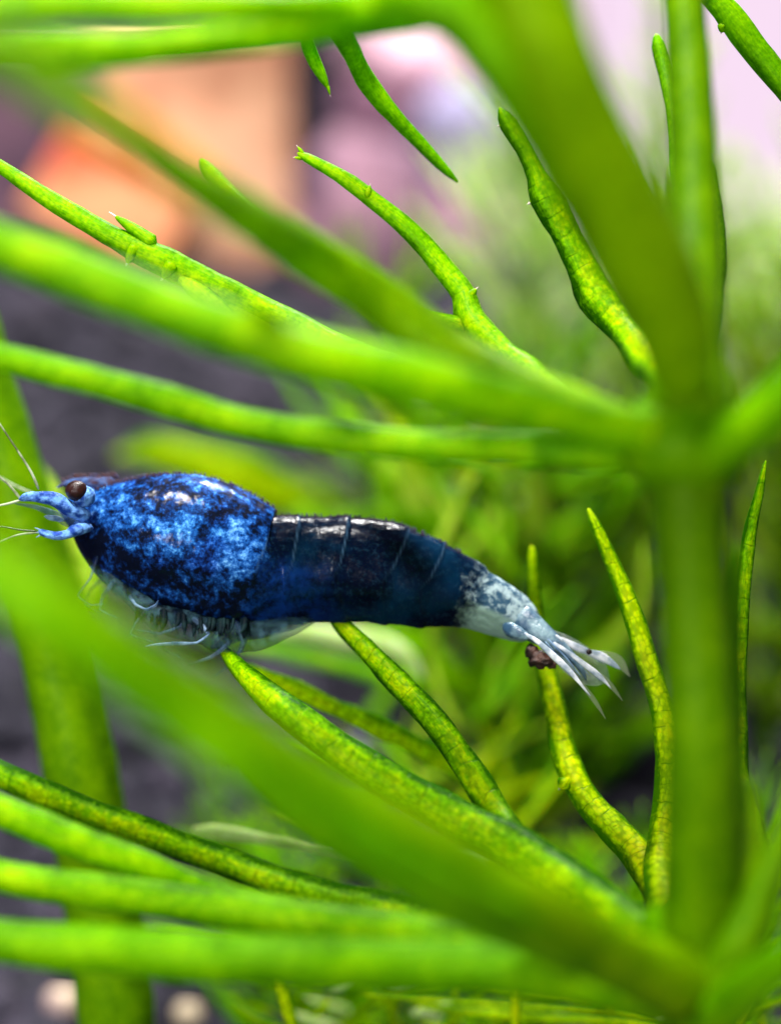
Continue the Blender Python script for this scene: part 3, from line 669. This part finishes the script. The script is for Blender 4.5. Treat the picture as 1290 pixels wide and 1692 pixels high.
p3 = empty('water_plant', P(760, 2100, 9.2), 'mid green water plant right behind the shrimp with leaves fanning left and right', 'water plant')
st = Mesh()
st.tube(rows([(860, 2300, 60, 10.6), (830, 1900, 60, 10.5), (840, 1600, 56, 10.4), (800, 1400, 54, 10.2), (805, 1200, 50, 10), (775, 1000, 46, 10), (740, 860, 44, 10), (690, 700, 38, 10), (650, 560, 20, 10)]), n=16, rough=.04, step=.1)
st.build('stem', G_DIM, p3)
for pth, mt in [
    ([(600, 900, 10, 10.4), (520, 840, 84, 10.2), (430, 800, 118, 10), (330, 768, 116, 10), (250, 750, 80, 10), (190, 752, 16, 10)], G_YEL),
    ([(780, 900, 60, 8.6), (660, 860, 70, 8.4), (560, 870, 70, 8.3), (480, 850, 50, 8.2)], G_DEEP),
    ([(700, 1120, 10, 8), (660, 1080, 46, 8), (600, 1058, 50, 8), (520, 1045, 40, 8), (440, 1040, 20, 8)], G_PALE),
    ([(780, 1150, 40, 8.6), (700, 1130, 50, 7.8), (600, 1108, 40, 7.6), (500, 1082, 36, 7.5), (400, 1065, 26, 7.5), (330, 1060, 14, 7.5)], G_LEAF),
    ([(800, 1200, 60, 8.6), (770, 1140, 66, 8.3), (700, 1070, 62, 8.1), (600, 1040, 40, 8)], G_LEAF),
    ([(790, 1290, 44, 7.2), (735, 1258, 34, 6.9), (640, 1210, 34, 6.6), (520, 1155, 32, 6.5), (440, 1118, 28, 6.45), (395, 1098, 18, 6.4)], G_YEL),
    ([(895, 960, 30, 9), (890, 900, 60, 9), (884, 830, 64, 9), (878, 770, 30, 9)], G_BACK),
    ([(650, 900, 30, 9), (640, 800, 60, 9), (680, 720, 60, 9.2), (760, 650, 50, 9.3)], G_DEEP),
    ([(790, 1000, 60, 8.6), (720, 900, 66, 8.9), (680, 800, 60, 9), (640, 760, 40, 9)], G_BACK),
    ([(800, 1000, 70, 8.6), (840, 880, 70, 8.8), (790, 780, 60, 9), (770, 740, 30, 9)], G_BACK),
    ([(800, 1180, 60, 8.7), (880, 1050, 70, 8.9), (900, 940, 60, 9), (950, 860, 50, 9), (1040, 830, 20, 9)], G_DEEP),
    ([(800, 1180, 50, 8.7), (900, 1130, 60, 8.4), (990, 1080, 50, 8.2), (1060, 1000, 40, 8.1), (1070, 900, 20, 8)], G_BACK),
    ([(795, 1400, 60, 8.8), (760, 1300, 66, 8.6), (700, 1250, 50, 8.6), (600, 1230, 20, 8.6)], G_BACK),
    ([(795, 1400, 60, 8.8), (870, 1280, 60, 8.6), (960, 1200, 60, 8.6), (1020, 1080, 40, 8.6)], G_DEEP),
    ([(795, 1430, 40, 8.8), (880, 1400, 40, 8.2), (960, 1396, 34, 8), (1030, 1380, 20, 8)], G_YEL),
    ([(320, 1372, 16, 6.7), (380, 1376, 22, 6.7), (440, 1386, 16, 6.7), (600, 1410, 20, 7.2), (790, 1440, 30, 8.6)], G_PALE)]:
    if mt in (G_DEEP, G_BACK) or pth[0][3] > 8.55: pth = [(a_, b_, c_, d_ + 1.4) for a_, b_, c_, d_ in pth]
    if mt == G_DEEP: mt = G_DIM
    if pth[0][3] > 7.8: pth = [(a_, b_, c_ * .72, d_) for a_, b_, c_, d_ in pth]
    leaf(p3, mt, pth, rough=.12, step=.06)

rq = random.Random(21)
for k in range(64):
    x0 = rq.uniform(600, 860); y0 = rq.choice((780, 950, 1180, 1330, 1430)) + rq.uniform(-25, 25); z0 = rq.uniform(8.2, 10.5)
    a_ = rq.uniform(-2.9, -.2); l = rq.uniform(150, 290); w_ = rq.uniform(16, 32); cv = rq.uniform(-.5, .5)
    pt = [(x0 + math.cos(a_ + cv * u_) * l * u_, y0 + math.sin(a_ + cv * u_) * l * u_ * .85, w_ * (1 - .55 * u_), z0 + .25 * u_) for u_ in (0, .33, .66, 1)]
    leaf(p3, rq.choice((G_DIM, G_DIM, G_BACK, G_DEEP, G_YEL)), pt, rough=.12, step=.08, n=8)

# one whorled sprig, copied into the plants of the background
def whorl_leaf(L, mat, seed, name='leaf'):
    rl = random.Random(seed); M = Mesh()
    b = rl.uniform(.25, .55)
    pts = [(0, 0, 0), (L * .33, 0, L * b * .2), (L * .66, 0, L * b * .55), (L, 0, L * b * 1.1)]
    r0 = L * .036
    M.tube([(x, y, z, r0 * k) for (x, y, z), k in zip(pts, (1.1, 1, .8, .3))], n=7, step=L / 9, rough=.05, seed=seed)
    for s in (-1, 1):
        M.tube([(L * .35, 0, L * b * .22, r0 * .8), (L * .62, s * L * .1, L * b * .55 + .02, r0 * .7), (L * .92, s * L * .22, L * b * 1.05, r0 * .25)], n=6, step=L / 7, rough=.05, seed=seed + s)
    me_o = mk(name, M.v, M.f, mat, None, uvs=M.uv); me = me_o.data
    bpy.data.objects.remove(me_o)
    return me
PROTO = {}
for mt in (G_BACK, G_DIM, G_PALE, G_LEAF):
    PROTO[mt.name] = [whorl_leaf(1.0, mt, 20 + k) for k in range(3)]
def sprig(px, zcam, H, LL, mat, label, seed, lean=(0, 0), gap=.5, nl=8, group='whorled plants in the background', y0=None):
    rs_ = random.Random(seed)
    c = P(px, 1200, zcam); g = ground(c.x, c.y) - .1
    rt = empty('water_plant', (c.x, c.y, g), label, 'water plant', group)
    def spine(h): k = h / H; return Vector((lean[0] * k * k, lean[1] * k * k, h))
    M = Mesh(); M.tube([(*spine(H * j / 6), .085 * (1 - .5 * j / 6)) for j in range(7)], n=10, step=.2, rough=.04, seed=seed)
    so = M.build('stem', G_STEM, None); so.parent = rt
    h = .3 + rs_.random() * gap
    while h < H:
        a0 = rs_.random() * 6.28
        for k in range(nl):
            o = bpy.data.objects.new('leaf', rs_.choice(PROTO[mat.name])); COL.objects.link(o); o.parent = rt
            o.location = spine(h)
            f = LL * rs_.uniform(.75, 1.15) * (1 if h < H - .8 else .6)
            o.scale = (f, f, f)
            o.rotation_euler = (rs_.uniform(-.2, .2), rs_.uniform(-.75, .15), a0 + k * 2 * math.pi / nl + rs_.uniform(-.2, .2))
        h += gap * rs_.uniform(.8, 1.2)
    return rt
B = [(1010, 13, 4.2, 1.2, G_BACK, 'feathery pale green plant behind the upright leaves', (.2, 0)),
     (870, 15, 4.0, 1.3, G_PALE, 'pale feathery plant blurred in the upper middle', (-.2, 0)),
     (1270, 12, 3.9, 1.2, G_BACK, 'bushy green plant at the right edge behind the thin leaf', (.1, 0)),
     (920, 11, 3.6, 1.2, G_DIM, 'dark green bushy plant low behind the tail fan', (-.2, .2)),
     (1070, 17, 4.6, .8, G_PALE, 'tall thin pale plant in front of the window', (-.3, 0)),
     (690, 13, 3.4, 1.2, G_BACK, 'low olive plant behind the middle of the shrimp', (-.3, 0)),
     (1230, 16, 3.3, 1.4, G_PALE, 'distant yellow-green plant right of the thick stem', (.4, 0))]
for i, (px, z, H, LL, mt, lb, ln) in enumerate(B):
    sprig(px, z, H, LL, mt, lb, 40 + i, ln, gap=.55)
# low tangle of thin shoots along the bottom
lowl = ['low thin shoot in the bottom tangle, nearest the middle', 'low thin shoot below the end of the long lower leaves', 'low shoot right under the thick stem foot', 'low shoot at the bottom between middle and thick stem', 'short shoot at the bottom right corner', 'short shoot at the bottom left of the tangle']
for i, (px, z, H) in enumerate([(480, 8.2, 1.7), (640, 7.8, 1.6), (1080, 7.8, 1.7), (850, 8.0, 1.7), (1260, 7.8, 2.1), (400, 9.4, 1.3)]):
    sprig(px, z, H, .8, G_LEAF, lowl[i], 80 + i, (rg.uniform(-.3, .3), 0), gap=.3, nl=7, group='low shoots along the bottom')
# pale pebbles on the soil
for i, (px, py, w, lb) in enumerate([(600, 1244, 60, 'pale lilac pebble glowing between the lower leaves'), (105, 1655, 60, 'pinkish pebble at the bottom left'), (205, 1690, 80, 'pale tan pebble at the bottom beside the left stem'), (312, 1675, 50, 'cream pebble at the bottom left of the middle')]):
    d = (P(px, py, 6) - CAM); tt = 6.0
    while True:
        pt = CAM + d * (tt / 6)
        if pt.z <= ground(pt.x, pt.y) + .34 or tt > 40: break
        tt += .05
    r = RAD(w, tt)
    M = Mesh(); M.blob(pt, r, r, r * .8, 14, 10, .12, i)
    o = M.build('pebble', M_LILAC if i == 0 else m_simple('pebble_tan', lin((200, 180, 150)), .7, var=lin((170, 140, 140)), vscale=4))
    o['label'] = lb; o['category'] = 'pebble'; o['group'] = 'pebbles on the soil'

p4 = empty('water_plant', P(840, 1900, 7.0), 'thin bright shoots crossing at the bottom just under the lowest long leaf', 'water plant')
for pth in ([(850, 1780, 18, 6.7), (850, 1690, 17, 6.7), (852, 1600, 16, 6.7), (858, 1540, 8, 6.7)], [(500, 1780, 26, 6.8), (482, 1690, 24, 6.7), (462, 1620, 22, 6.7), (452, 1560, 10, 6.7)],
            [(1014, 1780, 18, 7), (1010, 1690, 17, 7), (1003, 1600, 14, 7)], [(600, 1640, 8, 7), (720, 1652, 14, 7), (860, 1662, 16, 7), (1010, 1668, 14, 7), (1080, 1680, 8, 7)],
            [(690, 1662, 8, 6.9), (780, 1672, 18, 6.9), (900, 1682, 18, 6.9), (1050, 1690, 18, 6.9), (1180, 1720, 20, 6.9)], [(720, 1600, 8, 7.3), (800, 1625, 14, 7.3), (930, 1640, 14, 7.3), (1040, 1645, 8, 7.3)],
            [(1180, 1760, 26, 6.6), (1215, 1690, 24, 6.5), (1240, 1630, 22, 6.4), (1262, 1590, 12, 6.4)], [(700, 1780, 24, 7.2), (745, 1690, 22, 7.2), (790, 1640, 18, 7.2), (815, 1600, 8, 7.2)],
            [(560, 1700, 18, 7.6), (640, 1640, 18, 7.6), (720, 1625, 8, 7.6)], [(840, 1900, 30, 7), (850, 1780, 24, 6.9), (780, 1720, 20, 7), (700, 1690, 14, 7.1)]):
    leaf(p4, G_YEL, pth, rough=.1, step=.05, n=10)

rb = random.Random(12)
for k in range(44):                          # small side leaves of the crossing shoots
    x0 = rb.uniform(430, 1280); y0 = rb.uniform(1625, 1720); z0 = rb.uniform(6.9, 8.0); a_ = rb.uniform(-2.9, -.25); l = rb.uniform(50, 120)
    dx, dy = math.cos(a_) * l, math.sin(a_) * l * .55
    leaf(p4, rb.choice((G_LEAF, G_YEL, G_YEL, G_PALE)), [(x0, y0, rb.uniform(12, 20), z0), (x0 + dx * .5, y0 + dy * .35, 14, z0 - .05), (x0 + dx * .85, y0 + dy * .8, 9, z0 - .1), (x0 + dx, y0 + dy, 3, z0 - .1)], rough=.1, step=.06, n=8)
